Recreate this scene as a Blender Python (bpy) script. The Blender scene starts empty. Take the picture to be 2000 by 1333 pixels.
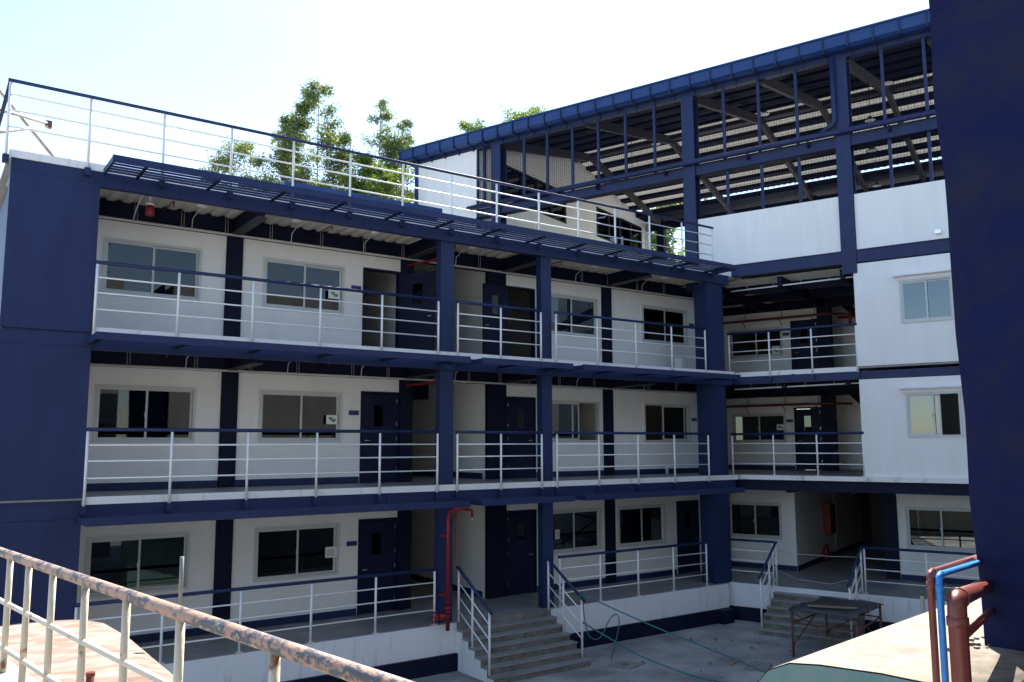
import bpy, bmesh, math, random
from mathutils import Vector, Matrix
random.seed(7)
sc = bpy.context.scene
col = sc.collection
R = math.radians

# ---------------------------------------------------------------- camera
F_PX, PITCH, ROLL, YAW = 1655.0, 0.1222, -0.0033, 0.6142
cam = bpy.data.cameras.new('camera'); camo = bpy.data.objects.new('camera', cam); col.objects.link(camo)
cam.sensor_width = 36.0; cam.lens = 36.0 * F_PX / 2000.0; cam.clip_start = 0.05; cam.clip_end = 3000
r_ = Vector((math.cos(YAW), -math.sin(YAW), 0)); fw = Vector((math.sin(YAW), math.cos(YAW), 0)); up = Vector((0, 0, 1))
Fv = fw * math.cos(PITCH) + up * math.sin(PITCH); Uv = up * math.cos(PITCH) - fw * math.sin(PITCH)
Rv = r_ * math.cos(ROLL) + Uv * math.sin(ROLL); Uv2 = Uv * math.cos(ROLL) - r_ * math.sin(ROLL)
m = Matrix.Identity(4)
for i in range(3):
    m[i][0] = Rv[i]; m[i][1] = Uv2[i]; m[i][2] = -Fv[i]
m[0][3], m[1][3], m[2][3] = -2.2131, -16.5468, 3.8768
camo.matrix_world = m
sc.camera = camo

# ---------------------------------------------------------------- sky, sun, exposure
SUN = Vector((0.65, 0.63, 1.0)).normalized()
EL = math.asin(SUN.z); AZ = math.atan2(SUN.x, SUN.y)
w = bpy.data.worlds.new('World'); sc.world = w; w.use_nodes = True
nt = w.node_tree; bg = nt.nodes['Background']
sky = nt.nodes.new('ShaderNodeTexSky'); sky.sky_type = 'NISHITA'; sky.sun_disc = False
sky.sun_elevation = EL; sky.sun_rotation = AZ
sky.air_density = 1.0; sky.dust_density = 0.4; sky.ozone_density = 2.0; sky.altitude = 20
# thin white cloud drifting over the blue
tcw = nt.nodes.new('ShaderNodeTexCoord'); mpw = nt.nodes.new('ShaderNodeMapping'); mpw.inputs['Location'].default_value = (.35, .1, 0); mpw.inputs['Scale'].default_value = (1, 1, 2.2)
nzw = nt.nodes.new('ShaderNodeTexNoise'); nzw.inputs['Scale'].default_value = 1.5; nzw.inputs['Detail'].default_value = 6; nzw.inputs['Roughness'].default_value = .55
rpw = nt.nodes.new('ShaderNodeValToRGB'); rpw.color_ramp.elements[0].position = .40; rpw.color_ramp.elements[1].position = .72
mxw = nt.nodes.new('ShaderNodeMixRGB'); mxw.blend_type = 'MIX'; mxw.inputs[2].default_value = (7.4, 7.6, 7.8, 1)
sc_ = nt.nodes.new('ShaderNodeMath'); sc_.operation = 'MULTIPLY'; sc_.inputs[1].default_value = .07
nt.links.new(tcw.outputs['Generated'], mpw.inputs[0]); nt.links.new(mpw.outputs[0], nzw.inputs['Vector']); nt.links.new(nzw.outputs['Fac'], rpw.inputs[0])
nt.links.new(rpw.outputs[0], sc_.inputs[0]); nt.links.new(sc_.outputs[0], mxw.inputs[0]); nt.links.new(sky.outputs[0], mxw.inputs[1])
nt.links.new(mxw.outputs[0], bg.inputs[0]); bg.inputs[1].default_value = 0.10
sun = bpy.data.lights.new('sun', 'SUN'); sun.energy = 5.0; sun.angle = R(0.5); sun.color = (1, .94, .85)
suno = bpy.data.objects.new('sun', sun); col.objects.link(suno)
suno.rotation_euler = SUN.to_track_quat('Z', 'Y').to_euler()
sc.view_settings.view_transform = 'Standard'; sc.view_settings.look = 'None'
sc.view_settings.exposure = 1.72; sc.view_settings.gamma = 1.0

# ---------------------------------------------------------------- materials
def mat(name, color, rough=.6, noise=0.0, scale=6.0, color2=None, metal=0.0, bump=0.0, stretch=(1, 1, 1), thr=None, spec=None):
    M = bpy.data.materials.new(name); M.use_nodes = True; t = M.node_tree; b = t.nodes['Principled BSDF']
    b.inputs['Roughness'].default_value = rough; b.inputs['Metallic'].default_value = metal
    if spec is not None: b.inputs['Specular IOR Level'].default_value = spec
    c = (*color, 1)
    b.inputs['Base Color'].default_value = c
    if color2 is not None or bump:
        tc = t.nodes.new('ShaderNodeTexCoord'); mp = t.nodes.new('ShaderNodeMapping'); mp.inputs['Scale'].default_value = stretch
        t.links.new(tc.outputs['Object'], mp.inputs[0])
        n = t.nodes.new('ShaderNodeTexNoise'); n.inputs['Scale'].default_value = scale; n.inputs['Detail'].default_value = 7; n.inputs['Roughness'].default_value = .62
        t.links.new(mp.outputs[0], n.inputs['Vector'])
    if color2 is not None:
        rp = t.nodes.new('ShaderNodeValToRGB')
        lo, hi = thr if thr else (.35, .7)
        rp.color_ramp.elements[0].position = lo; rp.color_ramp.elements[1].position = hi
        rp.color_ramp.elements[0].color = c; rp.color_ramp.elements[1].color = (*color2, 1)
        t.links.new(n.outputs['Fac'], rp.inputs[0]); t.links.new(rp.outputs[0], b.inputs['Base Color'])
    if bump:
        bp = t.nodes.new('ShaderNodeBump'); bp.inputs['Strength'].default_value = bump; bp.inputs['Distance'].default_value = .02
        t.links.new(n.outputs['Fac'], bp.inputs['Height']); t.links.new(bp.outputs[0], b.inputs['Normal'])
    return M
M = {}
M['navy'] = mat('navy_paint', (.010, .020, .070), .5, color2=(.018, .031, .104), scale=1.1, spec=.3, stretch=(2.2, 2.2, .5), thr=(.3, .72))
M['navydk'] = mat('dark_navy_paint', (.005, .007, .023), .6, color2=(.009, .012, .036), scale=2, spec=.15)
M['bluegutter'] = mat('blue_sheet', (.011, .040, .15), .4, color2=(.017, .052, .18), scale=1.5, spec=.35)
M['white'] = mat('white_paint', (.80, .80, .79), .5, color2=(.74, .74, .72), scale=1.2, stretch=(3, 3, .5))
M['wall'] = mat('wall_paint', (.83, .83, .815), .55, color2=(.765, .76, .74), scale=.9, stretch=(2, 2, .6), bump=.03)
M['wallout'] = mat('outer_wall_paint', (.82, .82, .81), .55, color2=(.73, .73, .71), scale=1.0, stretch=(2.5, 2.5, .35), bump=.03, thr=(.42, .8))
M['strip'] = mat('stained_white_edge', (.78, .78, .76), .6, color2=(.40, .37, .32), scale=3.5, stretch=(1, 1, .35), thr=(.56, .78))
M['plinth'] = mat('plinth_white', (.72, .74, .75), .6, color2=(.42, .40, .36), scale=2.2, stretch=(2.5, 2.5, .3), thr=(.55, .85))
M['conc'] = mat('grey_floor', (.30, .295, .285), .5, color2=(.20, .195, .19), scale=1.6, bump=.05)
M['step'] = mat('step_concrete', (.22, .205, .18), .8, color2=(.09, .085, .075), scale=4, bump=.2)
M['yard'] = mat('yard_concrete', (.42, .41, .39), .7, color2=(.20, .195, .185), scale=.8, bump=.2, thr=(.36, .66))
M['alu'] = mat('window_aluminium', (.55, .58, .57), .4, metal=.0)
M['galv'] = mat('corrugated_deck', (.72, .69, .62), .5, color2=(.60, .57, .51), scale=2)
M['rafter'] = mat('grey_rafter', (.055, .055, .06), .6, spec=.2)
M['purlin'] = mat('dark_purlin', (.008, .010, .026), .7, spec=.1)
M['door'] = mat('navy_door', (.004, .007, .030), .5, color2=(.007, .011, .042), scale=1.5, spec=.2)
M['metal'] = mat('bright_metal', (.7, .7, .68), .25, metal=.9)
M['hanger'] = mat('wire_hanger', (.45, .45, .43), .4, metal=.3)
M['red'] = mat('red_paint', (.26, .012, .014), .45, color2=(.17, .010, .012), scale=8)
M['redpipe'] = mat('dark_red_pipe', (.16, .02, .018), .45)
M['paper'] = mat('paper', (.78, .79, .78), .7)
M['print'] = mat('green_print', (.16, .30, .10), .7)
M['ink'] = mat('ink', (.05, .05, .06), .7)
M['plate'] = mat('room_plate', (.05, .035, .20), .4)
M['tarp'] = mat('black_tarp', (.035, .036, .04), .5, color2=(.07, .07, .072), scale=7, bump=.3)
M['rust'] = mat('rusty_steel', (.16, .075, .045), .8, color2=(.07, .04, .03), scale=14, bump=.2)
M['rope'] = mat('teal_rope', (.02, .16, .19), .7)
M['dwire'] = mat('mesh_wire', (.008, .011, .03), .8, spec=.1)
M['bamboo'] = mat('bamboo_culm', (.20, .23, .09), .5)
M['leaf'] = mat('bamboo_leaf', (.055, .105, .02), .5, color2=(.11, .16, .035), scale=1.2)
M['leaf2'] = mat('bright_leaf', (.12, .20, .03), .5, color2=(.20, .27, .05), scale=1.2)
M['teal'] = mat('teal_paint', (.10, .20, .19), .6, color2=(.16, .25, .23), scale=2.5, stretch=(1, 1, .4), bump=.06)
M['canopy'] = mat('weathered_canopy', (.17, .14, .11), .9, color2=(.31, .27, .21), scale=5, bump=.6)
M['canopyL'] = mat('faded_pink_canopy', (.22, .115, .085), .9, color2=(.24, .24, .195), scale=2.2, stretch=(.9, 1.7, 1), bump=.15, thr=(.42, .60))
M['pipebrown'] = mat('brown_pvc', (.16, .035, .025), .35, color2=(.20, .05, .035), scale=3)
M['pipeblue'] = mat('blue_pvc', (.02, .20, .55), .35)
M['plaster'] = mat('navy_plaster', (.006, .010, .055), .8, color2=(.018, .019, .038), scale=2.2, bump=1.0, thr=(.42, .78), spec=.15)
M['raw'] = mat('raw_concrete', (.27, .265, .25), .8, color2=(.18, .175, .165), scale=1.1, stretch=(1, 1, .5), bump=.1)
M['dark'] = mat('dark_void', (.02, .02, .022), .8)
M['tapeblack'] = mat('black_tape', (.02, .02, .02), .5)
M['greypole'] = mat('grey_pole', (.22, .22, .22), .5)
M['plywood'] = mat('plywood', (.30, .21, .12), .7, color2=(.2, .14, .08), scale=6)
M['hulk'] = mat('scaffold_steel', (.42, .40, .36), .5, color2=(.25, .2, .15), scale=9)
def leafy(name, c1, c2):
    Mx = mat(name, c1, .5, color2=c2, scale=1.2); t = Mx.node_tree; b = t.nodes['Principled BSDF']
    tr = t.nodes.new('ShaderNodeBsdfTranslucent'); mx = t.nodes.new('ShaderNodeMixShader'); mx.inputs[0].default_value = .45
    t.links.new(b.inputs['Base Color'].links[0].from_socket, tr.inputs[0])
    t.links.new(b.outputs[0], mx.inputs[1]); t.links.new(tr.outputs[0], mx.inputs[2]); t.links.new(mx.outputs[0], t.nodes['Material Output'].inputs[0])
    return Mx
M['leaf'] = leafy('bamboo_leaf', (.12, .17, .04), (.23, .28, .08))
M['leaf2'] = leafy('bright_leaf', (.14, .22, .03), (.24, .31, .06))
# flaking hand rail in the foreground
def flake():
    Mx = mat('flaking_rail_paint', (.60, .54, .42), .6, color2=(.25, .12, .06), scale=9, thr=(.60, .70), bump=.25)
    return Mx
M['fpost'] = flake()
def worn():
    Mx = mat('worn_handrail_paint', (.36, .21, .145), .55, color2=(.05, .055, .066), scale=16, thr=(.46, .54), bump=.5, stretch=(1, .5, 1))
    for n in Mx.node_tree.nodes:
        if n.type == 'VALTORGB':
            e = n.color_ramp.elements.new(.62); e.color = (.06, .065, .08, 1); e = n.color_ramp.elements.new(.67); e.color = (.36, .27, .18, 1)
    return Mx
M['frail'] = worn()
M['frail_plain'] = mat('worn_handrail_paint', (.36, .23, .17), .55, color2=(.06, .065, .078), scale=13, thr=(.45, .56), bump=.4, stretch=(1, .45, 1))
# translucent roofing
def translucent():
    Mx = bpy.data.materials.new('translucent_sheet'); Mx.use_nodes = True; t = Mx.node_tree
    b = t.nodes['Principled BSDF']; b.inputs['Base Color'].default_value = (.40, .395, .37, 1); b.inputs['Roughness'].default_value = .5
    tr = t.nodes.new('ShaderNodeBsdfTranslucent'); tr.inputs[0].default_value = (.46, .45, .41, 1)
    mx = t.nodes.new('ShaderNodeMixShader'); mx.inputs[0].default_value = .13
    t.links.new(b.outputs[0], mx.inputs[1]); t.links.new(tr.outputs[0], mx.inputs[2]); t.links.new(mx.outputs[0], t.nodes['Material Output'].inputs[0])
    return Mx
M['trans'] = translucent()
def glassmat(name, tint, ior=1.75):
    Mx = bpy.data.materials.new(name); Mx.use_nodes = True; t = Mx.node_tree
    for n in list(t.nodes):
        if n.type == 'BSDF_PRINCIPLED': t.nodes.remove(n)
    tr = t.nodes.new('ShaderNodeBsdfTransparent'); tr.inputs[0].default_value = (*tint, 1)
    gl = t.nodes.new('ShaderNodeBsdfGlossy'); gl.inputs['Roughness'].default_value = .015; gl.inputs[0].default_value = (.9, .95, 1, 1)
    fr = t.nodes.new('ShaderNodeFresnel'); fr.inputs[0].default_value = ior
    mx = t.nodes.new('ShaderNodeMixShader'); t.links.new(fr.outputs[0], mx.inputs[0]); t.links.new(tr.outputs[0], mx.inputs[1]); t.links.new(gl.outputs[0], mx.inputs[2])
    t.links.new(mx.outputs[0], t.nodes['Material Output'].inputs[0])
    return Mx
M['glass'] = glassmat('tinted_glass', (.22, .25, .25), 1.55)
M['glass2'] = glassmat('blue_green_glass', (.22, .33, .34), 2.1)

# ---------------------------------------------------------------- mesh builder
class MB:
    def __init__(s): s.v = []; s.f = []; s.sm = []
    def quad8(s, P, smooth=False):
        b = len(s.v); s.v += [tuple(p) for p in P]
        for f in ((0, 3, 2, 1), (4, 5, 6, 7), (0, 1, 5, 4), (1, 2, 6, 5), (2, 3, 7, 6), (3, 0, 4, 7)): s.f.append([b + i for i in f]); s.sm.append(False)
        return s
    def box(s, x0, x1, y0, y1, z0, z1):
        return s.quad8([(x0, y0, z0), (x1, y0, z0), (x1, y1, z0), (x0, y1, z0), (x0, y0, z1), (x1, y0, z1), (x1, y1, z1), (x0, y1, z1)])
    def bar(s, p, q, wd, ht, upv=(0, 0, 1)):
        p = Vector(p); q = Vector(q); d = (q - p).normalized(); u = Vector(upv)
        if abs(d.dot(u)) > .99: u = Vector((1, 0, 0))
        a = d.cross(u).normalized() * wd / 2; c = a.cross(d).normalized() * ht / 2
        return s.quad8([p - a - c, p + a - c, q + a - c, q - a - c, p - a + c, p + a + c, q + a + c, q - a + c])
    def tube(s, pts, r, n=8, cap=True):
        pts = [Vector(p) for p in pts]; b = len(s.v); prev = None
        for i, p in enumerate(pts):
            d = (pts[min(i + 1, len(pts) - 1)] - pts[max(i - 1, 0)]).normalized()
            if prev is None:
                a = d.orthogonal().normalized()
            else:
                a = (prev - d * prev.dot(d)).normalized()
            prev = a; c = d.cross(a); rr = r[i] if isinstance(r, (list, tuple)) else r
            for k in range(n):
                t = 2 * math.pi * k / n; s.v.append(tuple(p + (a * math.cos(t) + c * math.sin(t)) * rr))
        for i in range(len(pts) - 1):
            for k in range(n):
                s.f.append([b + i * n + k, b + i * n + (k + 1) % n, b + (i + 1) * n + (k + 1) % n, b + (i + 1) * n + k]); s.sm.append(True)
        if cap:
            s.f.append([b + k for k in range(n)][::-1]); s.sm.append(False)
            e = b + (len(pts) - 1) * n; s.f.append([e + k for k in range(n)]); s.sm.append(False)
        return s
    def prism(s, poly, z0, z1):
        b = len(s.v); n = len(poly)
        s.v += [(x, y, z0) for x, y in poly] + [(x, y, z1) for x, y in poly]
        s.f.append([b + i for i in range(n)][::-1]); s.f.append([b + n + i for i in range(n)]); s.sm += [False, False]
        for i in range(n):
            j = (i + 1) % n; s.f.append([b + i, b + j, b + n + j, b + n + i]); s.sm.append(False)
        return s
    def loft(s, A, B, closed=True, smooth=False):
        b = len(s.v); n = len(A); s.v += [tuple(p) for p in A] + [tuple(p) for p in B]
        for i in range(n if closed else n - 1):
            j = (i + 1) % n; s.f.append([b + i, b + j, b + n + j, b + n + i]); s.sm.append(smooth)
        if closed: s.f.append([b + i for i in range(n)][::-1]); s.f.append([b + n + i for i in range(n)]); s.sm += [False, False]
        return s
    def build(s, name, mt, parent=None, kind=None, label=None, cat=None, group=None):
        me = bpy.data.meshes.new(name); me.from_pydata(s.v, [], s.f); me.validate()
        if len(me.polygons) == len(s.sm): me.polygons.foreach_set('use_smooth', s.sm)
        bm = bmesh.new(); bm.from_mesh(me); bmesh.ops.recalc_face_normals(bm, faces=bm.faces[:]); bm.to_mesh(me); bm.free()
        me.materials.append(M[mt] if isinstance(mt, str) else mt)
        o = bpy.data.objects.new(name, me); col.objects.link(o)
        if parent is not None: o.parent = parent
        return tag(o, label, cat, group, kind)
def tag(o, label=None, cat=None, group=None, kind=None):
    if label: o['label'] = label
    if cat: o['category'] = cat
    if group: o['group'] = group
    if kind: o['kind'] = kind
    return o
def empty(name, loc=(0, 0, 0), rz=0, **k):
    o = bpy.data.objects.new(name, None); col.objects.link(o); o.location = loc; o.rotation_euler = (0, 0, rz); o.empty_display_size = .2
    return tag(o, **k)

QX, QY = 17.8631, 0.0
BROT = math.atan2(-.93999, .34121)
def bw(t, s, z=0):      # right wing frame -> world
    return Vector((QX + t * .34121 + s * .93999, QY - t * .93999 + s * .34121, z))
H = 3.0
GND = -1.02

# ================================================================ SETTING
MB().box(-250, 250, -250, 250, GND - .3, GND).build('ground', 'yard', kind='structure')

# ================================================================ shared building pieces
def railing(par, x0, x1, z, n, y=0.0, h=1.175, rails=(.90, .62, .32), foot=-.16, xs=None, bracket=True, rail_over=(.04, .04)):
    """navy handrail with white posts and three white rails; local x along the front"""
    hr = MB().tube([(x0 - rail_over[0], y, z + h), (x1 + rail_over[1], y, z + h)], .034, 8).build('handrail', 'navy', par)
    xs = xs or [x0 + (x1 - x0) * i / n for i in range(n + 1)]
    for x in xs:
        MB().tube([(x, y, z + foot), (x, y, z + h - .035)], .025, 8).build('post', 'white', hr)
        if bracket: MB().box(x - .05, x + .05, y - .045, y + .06, z + foot - .14, z + foot).build('post_bracket', 'navy', hr)
        else: MB().box(x - .06, x + .06, y - .05, y + .05, z + .001, z + .012).build('foot_plate', 'white', hr)
    for r in rails:
        MB().tube([(xs[0], y, z + r), (xs[-1], y, z + r)], .0155, 6).build('rail', 'white', hr)
    return hr
def window(par, x0, x1, z0, z1, y, glass='glass', opened=None, trim=True):
    """sliding window set in a wall whose outer face is at y"""
    m_ = MB(); f = .055
    ya, yb = y - .03, y + .10
    m_.box(x0, x1, ya, yb, z0, z0 + f); m_.box(x0, x1, ya, yb, z1 - f, z1)
    m_.box(x0, x0 + f, ya, yb, z0 + f, z1 - f); m_.box(x1 - f, x1, ya, yb, z0 + f, z1 - f)
    wd = m_.build('window', 'alu', par)
    xm = (x0 + x1) / 2
    def sash(a, b, yy):
        s = MB(); e = .045
        s.box(a, b, yy, yy + .03, z0 + f, z0 + f + e); s.box(a, b, yy, yy + .03, z1 - f - e, z1 - f)
        s.box(a, a + e, yy, yy + .03, z0 + f + e, z1 - f - e); s.box(b - e, b, yy, yy + .03, z0 + f + e, z1 - f - e)
        s.build('sash', 'alu', wd)
        MB().box(a + e, b - e, yy + .011, yy + .017, z0 + f + e, z1 - f - e).build('pane', glass, wd)
    la, lb, ra, rb = x0 + f, xm + .03, xm - .03, x1 - f
    if opened == 'R': sh = (x1 - x0) * .33; ra -= sh; rb -= sh
    if opened == 'L': sh = (x1 - x0) * .38; la += sh; lb += sh
    sash(la, lb, y + .0); sash(ra, rb, y + .042)
    hz = (z0 + z1) / 2 - .02
    MB().tube([(lb - .045, y - .005, hz + .05), (lb - .06, y - .03, hz + .03), (lb - .05, y - .03, hz - .05)], .009, 6).build('handle', 'white', wd)
    if trim:
        t = MB(); e = .035; g = .012
        t.box(x0 - e, x1 + e, y - g, y + .01, z1, z1 + e); t.box(x0 - e, x1 + e, y - g, y + .01, z0 - e, z0)
        t.box(x0 - e, x0, y - g, y + .01, z0, z1); t.box(x1, x1 + e, y - g, y + .01, z0, z1); t.build('trim', 'wall', wd)
    return wd
def wall(par, name, x0, x1, z0, z1, y, th, holes, mt='wall'):
    """wall from boxes round its openings (x0,x1,z0,z1)"""
    m_ = MB(); cur = x0
    for a, b, c, d in sorted(holes):
        if a > cur: m_.box(cur, a, y, y + th, z0, z1)
        if c > z0 + .001: m_.box(a, b, y, y + th, z0, c)
        if d < z1 - .001: m_.box(a, b, y, y + th, d, z1)
        cur = b
    if cur < x1: m_.box(cur, x1, y, y + th, z0, z1)
    return m_.build(name, mt, par)
def door(par, hinge, ang, wd, z, ht, flip=1, knob=True, slip=True, vis=True):
    """door leaf from its hinge point, closed along +x when ang = 0"""
    c, s = math.cos(ang), math.sin(ang)
    def T(u, v, zz): return (hinge[0] + c * u - s * v, hinge[1] + s * u + c * v, zz)
    def bx(m_, u0, u1, v0, v1, z0, z1):
        return m_.quad8([T(u0, v0, z0), T(u1, v0, z0), T(u1, v1, z0), T(u0, v1, z0), T(u0, v0, z1), T(u1, v0, z1), T(u1, v1, z1), T(u0, v1, z1)])
    z0, z1 = z + .015, z + ht; u = lambda a: a * flip
    ga, gb = wd * .38, wd * .66; zc, zd = z + 1.33, z + 1.83
    m_ = MB()
    for a, b, zz0, zz1 in ((.0, ga, z0, z1), (gb, wd, z0, z1), (ga, gb, z0, zc), (ga, gb, zd, z1)):
        bx(m_, *sorted((u(a), u(b))), 0, .045, zz0, zz1)
    d = m_.build('door', 'door', par)
    g = MB(); bx(g, *sorted((u(ga), u(gb))), .016, .024, zc, zd); g.build('door_glass', 'glass', d)
    for side in (-.028, .073):
        k = MB(); k.tube([T(u(wd - .08), .022, z + 1.0), T(u(wd - .08), side, z + 1.0)], .012, 6); k.tube([T(u(wd - .08), side, z + 1.0), T(u(wd - .2), side, z + 1.0)], .011, 6); k.build('handle', 'metal', d)
    if vis:
        for hz in (.25, 1.0, 1.35, 1.9):
            h = MB(); bx(h, *sorted((u(-.012), u(.01))), -.014, .0, z + hz, z + hz + .1); h.build('hinge', 'metal', d)
    return d
def louver(par, x0, x1, z, ys=(-.9, 0.0), brk=None):
    """horizontal sunshade: front channel, slats and brackets"""
    lv = MB().box(x0, x1, ys[0] - .02, ys[0] + .02, z - .065, z + .065).build('sun_louver', 'navy', par)
    MB().box(x0, x0 + .04, ys[0] + .02, ys[1], z - .06, z + .05).build('end_channel', 'navy', lv)
    MB().box(x1 - .04, x1, ys[0] + .02, ys[1], z - .06, z + .05).build('end_channel', 'navy', lv)
    for i in range(1, 6):
        yy = ys[0] + (ys[1] - ys[0]) * i / 5.6
        MB().box(x0 + .04, x1 - .04, yy - .02, yy + .02, z - .012, z + .02).build('slat', 'navy', lv)
    for b in brk or []:
        if x0 + .1 < b < x1 - .1: MB().box(b - .02, b + .02, ys[0] + .02, ys[1], z - .055, z - .0125).build('bracket', 'navydk', lv)
    return lv
def deck(x0, x1, y0, y1, z, pitch=.3, along='y'):
    """trapezoidal steel deck seen from below, ribs running along y (or x)"""
    m_ = MB(); prof = []; a = (x0 if along == 'y' else y0); e = (x1 if along == 'y' else y1)
    while a < e:
        prof += [(a, 0), (a + pitch * .42, 0), (a + pitch * .55, .055), (a + pitch * .87, .055)]; a += pitch
    prof = [(min(p, e), q) for p, q in prof]
    if along == 'y': m_.loft([(p, y0, z + q) for p, q in prof], [(p, y1, z + q) for p, q in prof], closed=False)
    else: m_.loft([(x0, p, z + q) for p, q in prof], [(x1, p, z + q) for p, q in prof], closed=False)
    return m_

# ================================================================ LEFT WING
A = empty('school_building', (0, 0, 0), 0, label='three storey wing with long railed walkways, navy pier at one end and flat roof', cat='building')
YW = 2.0                       # room wall behind the walkway
XE = 19.25                     # where its wall meets the right wing
posts = [.3237 + 1.4182 * i for i in range(6)] + [9.1, 10.33] + [10.756 + 1.371 * i for i in range(5)]
corner = [tuple(bw(-.55, .02)[:2]), tuple(bw(-.55, 2.6)[:2])]
for k in (1, 2, 3):
    z = k * H
    a0 = -1.15
    MB().prism([(a0, .035), (17.55, .035), corner[0], corner[1], (19.9, 2.4), (19.9, 9.5), (a0, 9.5)], z - .055, z).build('floor_slab', 'conc', A)
    a1 = a0 if k == 3 else .3
    MB().prism([(a1, .032), (17.5, .032), (17.5, .15), (a1, .15)], z - .135, z - .002).build('slab_edge', 'strip', A)
    MB().box(a0 + .03, 17.4, .05, .19, z - .41, z - .136).build('edge_beam', 'navy', A)
    deck(a0 + .1, 19.4, .19, YW, z - .135).build('steel_deck', 'galv', A)
    deck(0, 19, YW + .16, 9.4, z - .14).build('room_deck', 'galv', A)
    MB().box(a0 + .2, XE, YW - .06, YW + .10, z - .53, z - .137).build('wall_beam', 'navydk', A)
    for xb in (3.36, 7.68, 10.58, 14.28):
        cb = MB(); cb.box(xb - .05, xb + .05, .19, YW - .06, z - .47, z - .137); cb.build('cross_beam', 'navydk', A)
        MB().box(xb - .11, xb + .11, .19, YW - .06, z - .50, z - .47).build('beam_flange', 'rafter', A)  # lit underside of the dark beam put in as a greyer colour
    for xs in (1.7, 4.6, 6.2, 9.1, 12.0, 13.4, 15.0): MB().box(xs - .005, xs + .06, .035, .05, z - .40, z - .14).build('stiffener', 'navy', A)
# end pier
for k, (z0, z1) in enumerate(((GND, 2.62), (2.98, 5.62), (5.90, 8.62))):
    MB().box(-1.12, .30, .02, .35, z0, z1).build('pier_panel', 'navy', A)
for z0, z1 in ((2.62, 2.98), (5.62, 5.90), (8.62, 8.9)): MB().box(-1.1, .29, .065, .34, z0, z1).build('pier_beam', 'navy', A)
MB().box(-1.0, -.9, .36, 9.3, GND, 8.85).build('end_wall', 'navy', A)
MB().box(-1.0, 19.9, 9.2, 9.4, GND, 8.86).build('rear_wall', 'wallout', A)
MB().box(.18, .3, .35, 2.0, GND, 8.8).build('pier_return', 'wall', A)
for k in (0, 1, 2): MB().box(19.1, 19.24, 2.16, 9.2, k * H + .001, k * H + 2.84).build('room_end_wall', 'wall', A)
# front columns
MB().box(7.52, 7.88, .1, .3, 0, 8.6).build('column', 'navy', A)
MB().box(10.42, 10.74, .1, .3, 0, 8.6).build('column', 'navy', A)
MB().prism([(16.48, .1), (17.12, .1), (17.36, .26), (17.36, .6), (16.48, .6)], 0, 8.6).build('column', 'navy', A)
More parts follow.
